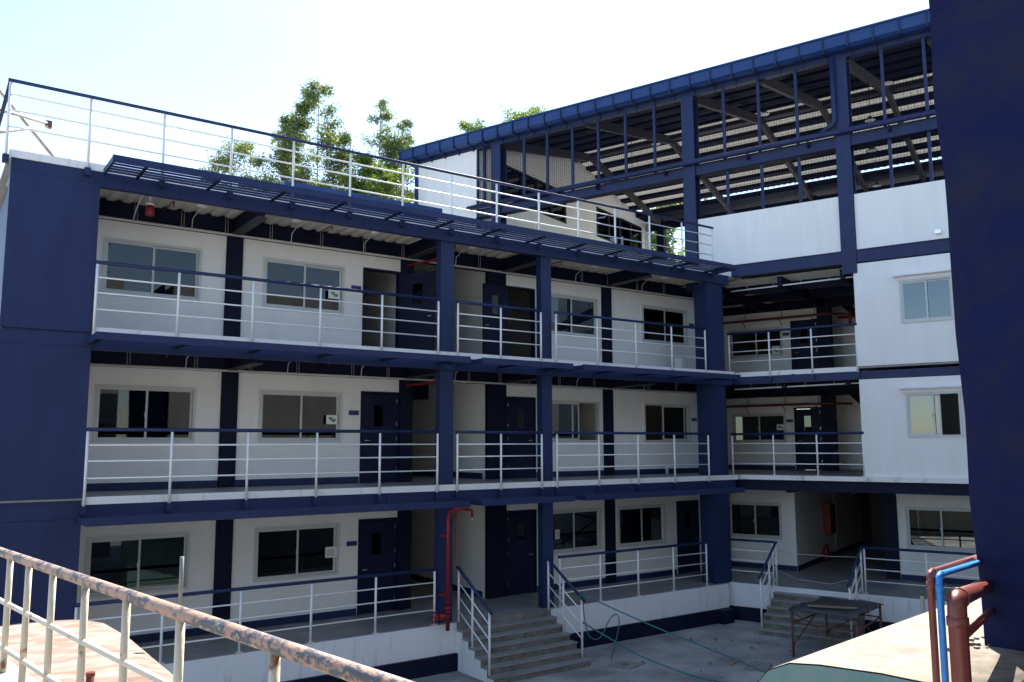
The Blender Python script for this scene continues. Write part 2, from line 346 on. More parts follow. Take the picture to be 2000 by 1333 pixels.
# storeys
for k in (0, 1, 2):
    z = k * H; zs, zh, zd, zt = z + .955, z + 2.11, z + 2.165, z + 2.48
    wn = [(.71, 2.66), (4.01, 5.97), (11.95, 13.92)] + ([(14.55, 16.46)] if k == 0 else [(15.68, 17.65)])
    dr = [(6.46, 7.47), (10.66, 11.64)] + ([(16.96, 17.92)] if k == 0 else [(18.05, 18.98)])
    holes = [(a, b, zs, zh) for a, b in wn] + [(a, b, z, zd) for a, b in dr]
    wall(A, 'room_wall', .3, 7.84, z + .001, zt, YW, .15, [h for h in holes if h[1] < 8])
    wall(A, 'room_wall', 10.03, XE, z + .001, zt, YW, .15, [h for h in holes if h[1] > 8])
    for a, b in ((3.18, 3.54), (7.472, 7.84), (10.03, 10.645), (14.07, 14.44)):
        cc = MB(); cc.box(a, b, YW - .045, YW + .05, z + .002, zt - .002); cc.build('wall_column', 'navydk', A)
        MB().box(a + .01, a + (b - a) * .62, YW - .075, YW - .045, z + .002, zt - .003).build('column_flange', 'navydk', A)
    # base board between openings
    segs = [.3] + [v for a, b in sorted(dr + [(3.18, 3.54), (7.47, 7.84)]) if b < 8 for v in (a, b)]
    for a, b in ((.3, 3.18), (3.54, 6.44), (11.66, 14.07), (14.44, 16.9 if k == 0 else 18.0)):
        MB().box(a, b, YW - .018, YW - .001, z + .002, z + .155).build('base_board', 'navy', A)
    # passage between the two blocks of rooms
    MB().box(7.70, 7.84, YW + .151, 9.1, z + .001, z + 2.84).build('passage_wall', 'wall', A)
    MB().box(10.03, 10.17, YW + .151, 9.1, z + .001, z + 2.84).build('passage_wall', 'wall', A)
    MB().box(10.012, 10.028, YW + .16, 9.0, z + .002, z + .155).build('base_board', 'navy', A)
    MB().box(7.85, 10.0, 8.8, 8.95, z + .001, z + 2.84).build('passage_end_wall', 'wall', A)
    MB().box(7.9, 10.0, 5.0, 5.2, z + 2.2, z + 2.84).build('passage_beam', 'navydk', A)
    # room back and party walls
    MB().box(.3, 7.69, 6.8, 6.9, z + .001, z + 2.84).build('room_back_wall', 'wall', A)
    MB().box(10.18, 19.09, 6.8, 6.9, z + .001, z + 2.84).build('room_back_wall', 'wall', A)
    MB().box(3.3, 3.4, YW + .152, 6.79, z + .001, z + 2.84).build('party_wall', 'wall', A)
    MB().box(14.2, 14.3, YW + .152, 6.79, z + .001, z + 2.84).build('party_wall', 'wall', A)
    for i, (a, b) in enumerate(wn):
        op = None
        if k == 1 and i == 2: op = 'R'
        if k == 1 and i == 3: op = 'L'
        window(A, a, b, zs, zh, YW, opened=op)
    # frames and doors
    for i, (a, b) in enumerate(dr):
        fm = MB(); fm.box(a, a + .05, YW - .02, YW + .13, z + .001, zd); fm.box(b - .05, b, YW - .02, YW + .13, z + .001, zd); fm.box(a + .05, b - .05, YW - .02, YW + .13, zd - .05, zd)
        fm.build('door_frame', 'door', A)
        L = b - a - .105
        if k == 2 and i == 0: door(A, (b - .03, YW - .03), R(-57), .96, z, 2.1, 1, vis=False)
        elif k == 2 and i == 1: door(A, (a + .03, YW - .05), R(-172), .90, z, 2.1, 1, vis=False)
        elif i == 0: door(A, (b - .052, YW), 0, L, z, 2.1, -1)
        else: door(A, (a + .052, YW), 0, L, z, 2.1, 1)
    # conduit with hangers
    zc = z + 2.50
    MB().tube([(.35, YW - .11, zc), (XE - .3, YW - .11, zc)], .016, 6).build('conduit', 'white', A)
    MB().box(.35, XE - .3, YW - .17, YW - .075, zc - .03, zc - .018).build('cable_tray', 'white', A)
    x = 1.25
    while x < 19:
        for dx in (0, .055): MB().tube([(x + dx, YW - .13, zc - .03), (x + dx, YW - .13, z + 2.9)], .006, 5).build('hanger', 'hanger', A)
        x += random.uniform(.9, 1.35)
    for x in (2.4, 4.6, 6.4, 9.0, 13.0, 15.6):
        MB().tube([(x, YW - .12, zc), (x, YW - .16, zc + .2), (x + .04, YW - .4, zc + .33), (x + .08, .95, z + 2.83)], .009, 6).build('flexible_conduit', 'white', A)
    # sprinkler branches
    for x in (1.75, 5.1, 8.3, 11.6, 14.9):
        MB().tube([(x, YW - .1, z + 2.72), (x, .75, z + 2.72), (x, .72, z + 2.60)], .014, 6).build('sprinkler_pipe', 'redpipe', A)
# red pipe bending round the column head on each upper storey
for k in (1, 2):
    z = k * H
    MB().tube([(7.4, 2.6, z + 2.3), (7.95, 1.2, z + 2.38), (8.1, .55, z + 2.42), (8.12, .5, z + 2.66)], .035, 8).build('sprinkler_main', 'red', A)
# railings
for k in (1, 2):
    z = k * H
    railing(A, .3237, 7.41, z, 5); railing(A, 7.93, 10.33, z, 2); railing(A, 10.80, 16.24, z, 4)
railing(A, .30, 7.36, 0, 5, foot=0.0, bracket=False)
railing(A, 10.85, 16.02, 0, 4, foot=0.0, bracket=False)
railing(A, -1.21, 16.69, 9.0, 14, h=1.22, rails=(.97, .69, .39), foot=-.12)
MB().tube([(-1.21, 0, 10.22), (-1.21, 9.2, 10.22)], .034, 8).build('handrail', 'navy', A)
# sun louvers
louver(A, .33, 16.67, 8.86, brk=[.9 + 1.28 * i for i in range(14)])
for z in (5.74, 2.63):
    louver(A, .22, 7.70, z, brk=posts); louver(A, 8.02, 10.60, z, brk=posts); louver(A, 10.92, 16.62, z, brk=posts)
# room number plates
for z, b in ((7.58, 6.16), (4.59, 6.16), (1.57, 6.17)):
    pl = MB().box(b, b + .25, YW - .022, YW - .001, z, z + .11).build('room_sign', 'plate', A)
    for j in range(4): MB().box(b + .03 + j * .045 + (.03 if j else 0), b + .055 + j * .045 + (.03 if j else 0), YW - .026, YW - .0225, z + .03, z + .08).build('sign_letter', 'plaster', pl)
for z in (7.6, 4.6): MB().box(17.74, 17.96, YW - .022, YW - .001, z, z + .1).build('room_sign', 'plate', A)
# raised ground floor platform
pf = [(-1.15, -.03), (16.86, -.03), (16.9, .2), tuple(bw(-.49, -.66)[:2]), tuple(bw(9.5, -.6)[:2]), tuple(bw(9.5, 14)[:2]), tuple(bw(-8, 14)[:2]), (19.9, 9.4), (-1.15, 9.4)]
MB().prism(pf, -.65, -.012).build('platform_band', 'plinth', A)
MB().prism([(x + .01, y + .01) for x, y in pf], -.0115, 0).build('platform_floor', 'conc', A)
pn = [(-1.15, -.10), (16.3, -.10), (16.3, -.3), (16.75, -.3), (16.84, .1)] + [tuple(bw(-.49, -.74)[:2]), tuple(bw(9.5, -.68)[:2]), tuple(bw(9.5, 14)[:2]), tuple(bw(-8, 14)[:2]), (19.9, 9.4), (-1.15, 9.4)]
MB().prism(pn, GND, -.655).build('plinth_base', 'navydk', A)
# roof top: low blue shed roof on the far side
MB().box(6.7, 12.0, 8.0, 9.3, 9.0, 11.7).build('roof_shed', 'bluegutter', A)
MB().loft([(6.55, 7.85, 11.66), (6.55, 9.4, 11.9), (6.55, 9.4, 11.98), (6.55, 7.85, 11.9)], [(12.1, 7.85, 11.66), (12.1, 9.4, 11.9), (12.1, 9.4, 11.98), (12.1, 7.85, 11.9)]).build('shed_roof', 'bluegutter', A)

# ================================================================ RIGHT WING (its own frame: x along the front, y into the building)
B = empty('gymnasium_wing', (QX, QY, 0), BROT, label='four storey wing with open mesh-screened top hall, blue gutter and white panels', cat='building')
TE = 9.5; SB = 14.4
for k in (1, 2, 3):
    z = k * H
    MB().box(-.54, TE, .04, 2.45, z - .055, z).build('floor_slab', 'conc', B)
    MB().box(-.54, TE, 2.45, SB, z - .2, z - .001).build('rear_slab', 'conc', B)
    if k == 1:
        MB().box(-.93, TE, -.10, .04, z - .135, z - .01).build('slab_ledge', 'strip', B)
        MB().box(-.4, TE, .0, .16, z - .44, z - .14).build('edge_beam', 'navydk', B)
    elif k == 2:
        MB().box(-.46, 3.24, .022, .14, z - .135, z - .002).build('slab_edge', 'strip', B)
        MB().box(-.4, TE, .03, .17, z - .36, z - .137).build('edge_beam', 'navy', B)
    MB().box(-5.0, -.545, 2.7, 7.2, z - .062, z - .004).build('corridor_slab', 'conc', B)
    deck(-3.2, 3.2, .17, 4.84, z - .2, along='x').build('steel_deck', 'galv', B)
    for xb in (-.9, 1.12, 2.9): MB().box(xb - .06, xb + .06, .17, 4.8, z - .5, z - .201).build('cross_beam', 'navydk', B)
    for sb in (1.26, 3.0): MB().box(-2.2, 3.2, sb - .06, sb + .06, z - .45, z - .202).build('secondary_beam', 'navydk', B)
for xs in (1.4, 3.35): 
    for z in (5.64, 8.9): MB().box(xs, xs + .1, .012, .03, z, z + .24).build('stiffener', 'navy', B)
railing(B, -.42, 3.22, 2 * H, 3, y=0); railing(B, -.42, 3.25, H, 3, y=0, foot=0, bracket=False)
# back walls of the open corridors
for k in (0, 1, 2):
    z = k * H
    if k == 0:
        wall(B, 'corridor_wall', -2.2, .62, .001, 2.5, 2.4, .15, [(-1.5, .2, .93, 2.05)])
        window(B, -1.5, .2, .93, 2.05, 2.4)
        MB().box(.47, .62, 2.551, 11, .001, 2.8).build('hall_wall', 'wall', B)
        MB().box(.6205, .635, 2.42, 11, .002, .155).build('base_board', 'navy', B)
        MB().box(-2.0, .615, 2.382, 2.399, .002, .155).build('base_board', 'navy', B)
        MB().box(3.17, 3.56, 2.35, 2.75, .001, 2.8).build('hall_column', 'navydk', B)
        wall(B, 'corridor_wall', 3.56, TE, .001, 2.5, 2.4, .15, [(3.78, 5.62, .9, 2.09), (6.3, 8.1, .9, 2.09)])
        window(B, 3.78, 5.62, .9, 2.09, 2.4, 'glass2'); window(B, 6.3, 8.1, .9, 2.09, 2.4)
        MB().box(3.57, TE, 2.382, 2.399, .002, .155).build('base_board', 'navy', B)
        MB().box(3.4, 3.55, 2.76, 11, .001, 2.8).build('hall_wall', 'navydk', B)  # dark wall colour stands in for the shade of the deep passage
        MB().box(1.5, 3.39, 8.5, 8.65, .001, 2.8).build('hall_partition', 'rafter', B)  # dark grey here is passage shade put into the partition colour
        MB().box(.3, 3.7, 11.002, 11.15, .001, 2.82).build('hall_end_wall', 'dark', B)  # end of the passage also coloured dark to read as shade
        MB().box(-.45, TE, 2.3, 2.44, 2.5, 2.79).build('wall_beam', 'navydk', B)
    else:
        SW = 4.9
        holes = [(-2.2, -.3, z + .93, z + 1.95), (-.02, .90, z, z + 2.12)]
        wall(B, 'corridor_wall', -3.4, 1.3, z + .001, z + 2.5, SW, .15, holes)
        window(B, -2.2, -.3, z + .93, z + 1.95, SW)
        fm = MB(); fm.box(-.02, .03, SW - .02, SW + .13, z + .001, z + 2.12); fm.box(.85, .90, SW - .02, SW + .13, z + .001, z + 2.12); fm.box(.03, .85, SW - .02, SW + .13, z + 2.07, z + 2.12); fm.build('door_frame', 'door', B)
        door(B, (.848, SW), 0, .815, z, 2.06, -1)
        MB().box(.92, 1.34, SW - .13, SW + .2, z + .002, z + 2.79).build('wall_column', 'navydk', B)
        MB().box(1.31, 3.4, 6.6, 6.75, z + .001, z + 2.79).build('stair_wall', 'wall', B)
        MB().bar((1.5, 6.3, z + 2.75), (3.3, 6.3, z + .9), .06, .25).build('stair_stringer', 'navydk', B)
        MB().box(-3.3, -.04, SW - .018, SW - .001, z + .002, z + .155).build('base_board', 'navy', B)
        MB().box(-3.4, TE, SW - .06, SW + .16, z + 2.501, z + 2.79).build('wall_beam', 'navydk', B)
        MB().tube([(-2.8, 4.6, z + 2.2), (1.2, 4.6, z + 2.22), (1.9, 4.9, z + 2.2)], .04, 8).build('sprinkler_main', 'redpipe', B)
        for xb in (-1.6, -.3, .8):
            MB().tube([(xb, 4.6, z + 2.16), (xb, 4.88, z + 2.0)], .014, 6).build('pipe_bracket', 'redpipe', B)
            MB().tube([(xb + .1, 4.6, z + 2.2), (xb + .1, 4.6, z + 2.78)], .012, 6).build('sprinkler_riser', 'redpipe', B)
        MB().tube([(-.4, .3, z + 2.52), (3.2, .3, z + 2.56)], .022, 8).build('conduit', 'white', B)
        for xb in (.1, .9, 1.7, 2.5): MB().tube([(xb, .3, z + 2.53), (xb, .3, z + 2.8)], .008, 5).build('hanger', 'hanger', B)
        MB().box(-.29, -.06, SW - .024, SW - .001, z + 1.62, z + 1.72).build('room_sign', 'plate', B)
# red valve cluster beside the stair on the top corridor
vc = MB(); vc.tube([(1.5, 5.2, 8.15), (2.5, 5.2, 8.1)], .05, 8); vc.tube([(1.9, 5.2, 7.85), (1.9, 5.2, 8.35)], .05, 8); vc.tube([(2.2, 5.1, 7.9), (2.2, 5.1, 8.25)], .06, 8); vc.build('valve_cluster', 'red', B)
# projecting white room block
for k in (1, 2):
    z = k * H; zb = z if k == 2 else z - .009; zt = z + (2.86 if k == 2 else 2.63)
    hole = [(4.39, 5.70, z + 1.05 + (.04 if k == 2 else 0), z + 2.22 + (.04 if k == 2 else 0)), (5.74, 7.05, z + 1.05 + (.04 if k == 2 else 0), z + 2.22 + (.04 if k == 2 else 0))]
    wall(B, 'block_wall', 3.24, TE, zb, zt, .0, .15, hole, 'wallout')
    MB().box(3.24, 3.38, .151, 6.9, zb, zt).build('block_side_wall', 'wallout', B)
    for j, h in enumerate(hole): window(B, h[0], h[1], h[2], h[3], 0, 'glass2', opened=('R' if (k == 1 and j == 0) else None), trim=False)
    z1 = hole[0][3]
    MB().box(4.26, 7.2, -.17, 0, z1 + .10, z1 + .145).build('window_hood', 'white', B)
    MB().box(4.33, 7.1, -.045, -.001, z1 + .0, z1 + .10).build('lintel', 'wallout', B)
    MB().box(3.39, TE, 4.2, 4.35, z + .001, z + 2.49).build('room_back_wall', 'wall', B)
# open top hall: beams, columns, panels
MB().box(-.5, TE, .0, .2, 8.90, 9.24).build('roof_level_beam', 'navy', B)
MB().box(-.5, TE, -.03, .22, 9.241, 9.26).build('beam_flange', 'navy', B)
for a, b in ((-1.29, 2.95), (3.36, TE)): MB().box(a, b, .03, .16, 9.261, 10.86).build('white_panel', 'wallout', B)
for c in (-9.06, -1.52, 3.15, 7.9):
    hc = MB(); hc.box(c - .2, c + .2, -.04, .0, 8.6 if c > -2 else 9.0, 14.91); hc.box(c - .2, c + .2, .34, .38, 9.0, 14.91); hc.box(c - .02, c + .02, .0, .34, 9.0, 14.91)
    hc.build('hall_column', 'navy', B)
    MB().box(c - .2, c + .2, SB - .3, SB, 9.0, 15.1).build('rear_column', 'navydk', B)
MB().box(-9.99, TE, .02, .24, 12.28, 12.60).build('middle_beam', 'navy', B)
MB().box(-9.99, TE, -.03, .28, 12.262, 12.28).build('beam_flange', 'navydk', B)
MB().box(-13.3, TE, .0, .22, 14.92, 15.16).build('eave_beam', 'navy', B)
MB().box(-12.86, -9.99, .02, .17, 9.0, 14.92).build('end_panel', 'wallout', B)
MB().box(-13.05, -12.86, .0, .3, 9.0, 14.92).build('corner_trim', 'bluegutter', B)
up_m = [-7.85, -6.86, -5.82, -4.80, -3.76, -2.71, -.35, .75, 1.88, 4.28, 5.36, 6.4, 7.4, 8.6]
lo_m = [-.30, .77, 1.88, 4.36, 5.35, 6.4, 7.4, 8.6]
for x in up_m: MB().box(x - .04, x + .04, .03, .11, 12.6, 14.92).build('mullion', 'navy', B)
for x in lo_m: MB().box(x - .04, x + .04, .03, .11, 10.86, 12.262).build('mullion', 'navy', B)
MB().box(-9.99, -9.93, .03, .11, 9.0, 14.92).build('mullion', 'navy', B)
def meshpanel(x0, x1, z0, z1):
    m_ = MB(); st = .085; x = x0 + st / 2; y = .12
    while x < x1: m_.box(x - .003, x + .003, y, y + .006, z0, z1); x += st
    zz = z0 + st / 2
    while zz < z1: m_.box(x0, x1, y + .006, y + .012, zz - .003, zz + .003); zz += st
    m_.build('wire_mesh', 'dwire', B)
edges_u = [-9.93, -9.26] ; ub = [(-9.93, -9.26)]
def bays(lo, hi, ms):
    e = [lo] + [v for mm in ms if lo < mm < hi for v in (mm - .04, mm + .04)] + [hi]
    return list(zip(e[0::2], e[1::2]))
for lo, hi in ((-8.86, -1.72), (-1.32, 2.95), (3.35, TE)): ub += bays(lo, hi, up_m)
for a, b in ub: meshpanel(a, b, 12.6 if a > -9.5 else 9.0, 14.92)
for lo, hi in ((-1.32, 2.95), (3.35, TE)):
    for a, b in bays(lo, hi, lo_m): meshpanel(a, b, 10.86, 12.262)
# roof
def slope(sv): return 15.22 + (16.75 - 15.22) * (sv / 7.2 if sv <= 7.2 else (14.4 - sv) / 7.2)
T0 = -13.5
MB().loft([(T0, -.42, 15.45), (T0, 7.2, 16.93), (T0, 7.2, 16.97), (T0, -.42, 15.50)], [(TE, -.42, 15.45), (TE, 7.2, 16.93), (TE, 7.2, 16.97), (TE, -.42, 15.50)]).build('roof_sheet', 'bluegutter', B)
MB().loft([(T0, .0, 15.36), (T0, 7.15, 16.80), (T0, 7.15, 16.82), (T0, .0, 15.38)], [(TE, .0, 15.36), (TE, 7.15, 16.80), (TE, 7.15, 16.82), (TE, .0, 15.38)]).build('ceiling_lining', 'purlin', B)
cp = []; x = T0
while x < TE: cp += [(x, 0), (x + .09, 0), (x + .13, .035), (x + .2, .035)]; x += .25
MB().loft([(p, 7.2, 16.84 + q) for p, q in cp], [(p, 13.2, 15.56 + q) for p, q in cp], closed=False).build('roof_sheet', 'trans', B)
MB().box(T0, TE, 13.2, 14.9, 15.25, 15.5).build('eave_lining', 'purlin', B)
for i in range(8):
    sv = 7.45 + i * .84
    MB().box(T0 + .2, TE, sv - .06, sv + .38, slope(sv) - .14, slope(sv) - .0).build('purlin', 'purlin', B)
for i in range(5):
    sv = .9 + i * 1.35
    MB().box(T0 + .2, TE, sv - .05, sv + .05, slope(sv) - .12, slope(sv) - .01).build('purlin', 'purlin', B)
MB().box(T0 + .2, TE, 7.05, 7.35, 16.45, 16.62).build('ridge_beam', 'rafter', B)
for c in (-9.06, -5.3, -1.52, .82, 3.15, 5.5, 7.9):
    rf = MB()
    rf.bar((c, .2, 14.98), (c, 7.2, 16.46), .14, .32); rf.bar((c, 7.2, 16.46), (c, 14.3, 14.98), .14, .32)
    rf.build('rafter', 'rafter', B)
# far side of the hall
MB().box(T0, TE, SB - .1, SB, 9.0, 10.8).build('rear_parapet', 'purlin', B)
MB().box(-13.0, -9.8, SB - .1, SB, 10.81, 15.2).build('rear_panel', 'wallout', B)
MB().box(-1.5, TE, SB - .12, SB - .02, 10.81, 14.7).build('rear_panel', 'purlin', B)
MB().box(T0, TE, SB - .1, SB, 14.7, 15.1).build('rear_beam', 'navydk', B)
# gable end wall inside the hall, with two long windows
gw = MB(); tg = -9.95
def gpoly(s0, s1, z0, z1f=None, z1=None):
    za = z1 if z1 is not None else slope(s0) - .05; zb = z1 if z1 is not None else slope(s1) - .05
    gw.quad8([(tg - .15, s0, z0), (tg, s0, z0), (tg, s1, z0), (tg - .15, s1, z0), (tg - .15, s0, za), (tg, s0, za), (tg, s1, zb), (tg - .15, s1, zb)])
wins = [(1.9, 6.35), (9.2, 13.75)]
gpoly(.2, 1.9, 9.0); gpoly(6.35, 7.2, 9.0); gpoly(7.2, 9.2, 9.0); gpoly(13.75, 14.3, 9.0)
for a, b in wins: gpoly(a, b, 9.0, z1=13.5); gpoly(a, b, 14.78)
gw.build('gable_wall', 'wall', B)
for a, b in wins:
    fm = MB()
    fm.box(tg - .12, tg + .03, a - .06, b + .06, 13.44, 13.5); fm.box(tg - .12, tg + .03, a - .06, b + .06, 14.78, 14.84)
    for q in range(5): s_ = a + (b - a) * q / 4; fm.box(tg - .12, tg + .03, s_ - .05, s_ + .05, 13.5, 14.78)
    wf = fm.build('gable_window', 'dark', B)
    for q in range(4): s_ = a + (b - a) * q / 4; MB().box(tg - .06, tg - .05, s_ + .05, s_ + (b - a) / 4 - .05, 13.5, 14.78).build('pane', 'glass', wf)
MB().box(-13.0, -12.85, .35, SB, 9.0, 15.0).build('end_wall', 'wallout', B)
# gutter with ribs and pipes
g = MB()
gp = [(-.38, 15.45), (-.38, 15.13), (-.28, 15.06), (-.04, 15.06), (-.04, 15.40)]
g.loft([(T0, a, b) for a, b in gp], [(TE, a, b) for a, b in gp]); go = g.build('gutter', 'bluegutter', B)
x = T0
while x < TE:
    MB().box(x - .02, x + .02, -.425, -.0, 15.03, 15.443).build('gutter_rib', 'navy', go)
    MB().box(x - .012, x + .012, -.06, -.005, 14.86, 15.03).build('gutter_strap', 'navy', go); x += .68
MB().tube([(T0 + 3.2, -.12, 12.66), (TE, -.12, 12.72)], .085, 10).build('drain_pipe', 'navy', B)
for x in (-7.3, -4.8, -2.3, 0.4, 2.2, 4.4, 6.9): MB().box(x - .03, x + .03, -.14, .02, 12.45, 12.60).build('pipe_clip', 'navydk', B)
MB().tube([(2.98, -.14, 14.95), (2.98, -.14, 13.1), (2.93, -.14, 12.95), (2.5, -.12, 12.72)], .07, 10).build('down_pipe', 'navy', B)
MB().tube([(-9.5, -.12, 14.93), (-9.5, -.12, 12.9), (-9.65, -.12, 12.7), (-10.2, -.12, 12.68)], .07, 10).build('down_pipe', 'navy', B)
# lower outer walls so the block is closed
MB().box(TE, TE + .15, .05, SB, GND, 8.9).build('end_wall', 'wallout', B)
for k in (0, 1, 2):
    wall(B, 'rear_wall', -13, TE, k * H + .001, k * H + 2.8, 7.0, .15, [(-3.15, -2.6, H + .95, H + 1.95), (-.65, -.05, H + 1.5, H + 2.2)] if k == 1 else [(.63, 3.39, .001, 2.8)] if k == 0 else [], 'wall')
    MB().box(-13, -12.85, 2.6, 7.0, k * H, k * H + 2.8).build('rear_side_wall', 'wall', B)
# ground floor railing on the platform edge
railing(B, -.40, .86, 0, 1, y=-.6, foot=0, bracket=False)
railing(B, 3.26, 9.2, 0, 4, y=-.55, foot=0, bracket=False)
# wall flood lamp
fl = MB(); fl.box(-.07, .07, -.10, 0, -.05, .05); fo = fl.build('flood_lamp', 'metal', None, label='small metal flood lamp on upper white panel of the mesh hall', cat='lamp'); fo.location = bw(5.43, .03, 9.46); fo.rotation_euler = (0, 0, BROT)

# ================================================================ STAIRS
def stairs(name, fr, x0, x1, y0, tread, label, rails):
    S = empty(name, label=label, cat='stairs')
    if fr: S.location = (QX, QY, 0); S.rotation_euler = (0, 0, BROT)
    rise = -GND / 7
    for k in range(1, 7):
        so = MB().box(x0, x1, y0 - tread * k, y0 - tread * (k - 1) - .001 * k, GND, -rise * k - .035).build('step', 'step', S)
        MB().box(x0 - .01, x1 + .015, y0 - tread * k - .025, y0 - tread * (k - 1) - .026, -rise * k - .034, -rise * k).build('tread', 'conc', so)  # lighter than the riser: skylight on the step tops put into the colour
    MB().box(x0, x1, y0 - .03, y0 + .02, -rise - .01, .003).build('landing_edge', 'step', S)
    ck = MB()
    for k in range(1, 7): ck.box(x0 - .012, x0 - .001, y0 - tread * k + .01, y0 - tread * (k - 1), GND, -rise * k - .05)
    ck.build('painted_side', 'plinth', S)
    for xr, bent in rails:
        sl = rise / tread; y1 = y0 - tread * 5.1
        hz = lambda yy: 1.175 + (yy - y0) * sl
        hr = MB().tube([(xr, y0 + .05, 1.175), (xr, y0 - .02, 1.16), (xr, y1 - .1, hz(y1 - .1))], .034, 8).build('handrail', 'navy', S)
        for yy, zb in ((y0 - .02, 0), (y0 - tread * 2.4, -rise * 3), (y1, -rise * 6)):
            MB().tube([(xr, yy, zb), (xr, yy, hz(yy) - .03)], .025, 8).build('post', 'white', hr)
        for q in (.88, .58, .28): MB().tube([(xr, y0, q - .02), (xr, y1, hz(y1) - 1.175 + q)], .0155, 6).build('rail', 'white', hr)
    return S
stairs('entrance_stairs', False, 7.92, 10.52, -.03, .245, 'concrete entrance steps beside the red standpipe, white rails on both sides', [(7.95, 0), (10.46, 0)])
stairs('hall_stairs', True, .92, 3.22, -.60, .27, 'concrete steps behind the tarp covered stand leading to the dark hall', [(.95, 0), (3.19, 0)])

# ================================================================ RED STANDPIPE
sp = empty('fire_standpipe', (7.60, -.17, 0), label='red fire standpipe on navy column beside entrance steps, with valve wheel', cat='standpipe')
MB().tube([(0, 0, -.12), (0, 0, 2.3), (.04, 0, 2.42), (.12, 0, 2.46)], .045, 10).build('riser', 'red', sp)
MB().tube([(.1, 0, 2.46), (.34, -.02, 2.47), (.56, -.04, 2.44), (.60, -.04, 2.40), (.60, -.04, 2.27)], [.05, .04, .03, .03, .026], 8).build('outlet_arm', 'red', sp)
MB().tube([(.6, -.04, 2.26), (.6, -.04, 2.2)], .016, 8).build('nozzle', 'metal', sp)
MB().tube([(.19, 0, 2.44), (.19, 0, 1.32), (.06, 0, 1.30)], .016, 6).build('bypass_pipe', 'red', sp)
for z in (.28, .36, 2.28, 1.98): MB().tube([(0, 0, z - .022), (0, 0, z + .022)], .072, 12).build('flange', 'red', sp)
MB().tube([(0, 0, .18), (-.26, -.04, .20)], .07, 10).build('valve_body', 'red', sp)
vw = MB(); c = Vector((-.36, -.05, .2))
ring = [c + Vector((0, .11 * math.cos(a), .11 * math.sin(a))) for a in [2 * math.pi * i / 14 for i in range(15)]]
vw.tube(ring, .016, 6); vw.tube([ring[0], ring[7]], .011, 5); vw.tube([ring[3], ring[10]], .011, 5); vw.tube([c, c + Vector((.14, 0, 0))], .014, 6); vw.build('valve_wheel', 'red', sp)
MB().box(-.13, .0, .0, .2, 1.88, 1.92).build('pipe_clamp', 'red', sp); MB().box(-.13, .0, .0, .2, .62, .66).build('pipe_clamp', 'red', sp)

# ================================================================ SMALL THINGS ON THE BUILDING
LAMPS = ((2.35, 'beside the red alarm beacon'), (4.35, 'above the top floor window with the green map notice'), (6.25, 'above the open navy door of the top walkway'), (8.9, 'over the top walkway between the two slim columns'), (12.95, 'above the top walkway window beside the slim column'), (15.6, 'above the top walkway window beside the wide corner column'))
for x, where in LAMPS:
    L = empty('ceiling_lamp', (x, .92, 8.84), label='small round white ceiling lamp ' + where, cat='lamp', group='round lamps under the top walkway')
    MB().tube([(0, 0, .03), (0, 0, -.03)], .05, 10).build('lamp_base', 'white', L)
    MB().tube([(0, 0, -.03), (0, 0, -.06), (0, 0, -.10), (0, 0, -.115)], [.06, .11, .10, .05], 14).build('lamp_globe', 'white', L)
bell = empty('alarm_beacon', (1.32, .8, 8.84), label='red fire alarm beacon hanging under the top walkway ceiling', cat='alarm')
MB().tube([(0, 0, .03), (0, 0, -.22)], .016, 6).build('stem', 'white', bell); MB().tube([(0, 0, -.22), (0, 0, -.27)], .085, 12).build('cap', 'white', bell)
MB().tube([(0, 0, -.27), (0, 0, -.46), (0, 0, -.475)], [.082, .085, .05], 14).build('lens', 'red', bell)
MB().tube([(0, .05, .0), (-.12, .1, -.05), (-.14, .5, -.2), (-.1, 1.05, -.34)], .012, 6).build('cable', 'white', bell)
def notice(x, z, wd, ht, label, pr=None, fr=False, y=YW - .034):
    n_ = MB().box(0, wd, -.003, 0, 0, ht).build('paper_notice', 'paper', None, label=label, cat='notice')
    if fr: n_.location = bw(x, y, z); n_.rotation_euler = (0, 0, BROT)
    else: n_.location = (x, y, z)
    if pr == 'map':
        for a, b, c_, d in ((.22, .55, .55, .78), (.35, .85, .40, .58), (.50, .80, .25, .42)): MB().box(wd * a, wd * b, -.005, -.0031, ht * c_, ht * d).build('print', 'print', n_)
    elif pr == 'text':
        for j in range(7): MB().box(wd * .12, wd * random.uniform(.7, .9), -.005, -.0031, ht * (.15 + j * .1), ht * (.18 + j * .1)).build('print', 'ink', n_)
    elif pr == 'pic':
        for a, b, c_, d in ((.2, .5, .4, .7), (.55, .8, .3, .5)): MB().box(wd * a, wd * b, -.005, -.0031, ht * c_, ht * d).build('print', 'ink', n_)
notice(5.57, 7.31, .29, .21, 'white notice with green map on top floor window', 'map')
notice(5.59, 4.37, .27, .21, 'white notice with green map on middle floor window', 'map')
notice(5.64, 1.35, .28, .24, 'white sheet of text on ground floor window beside the door', 'text')
notice(12.25, 1.34, .15, .25, 'small white sheet on ground floor window next to the navy column', 'text')
notice(-.68, 6.98, .28, .3, 'white picture notice on top corridor window of the mesh-hall wing', 'pic', True, 4.866)
notice(-.62, 4.36, .28, .2, 'white picture notice on middle corridor window of the mesh-hall wing', 'pic', True, 4.866)
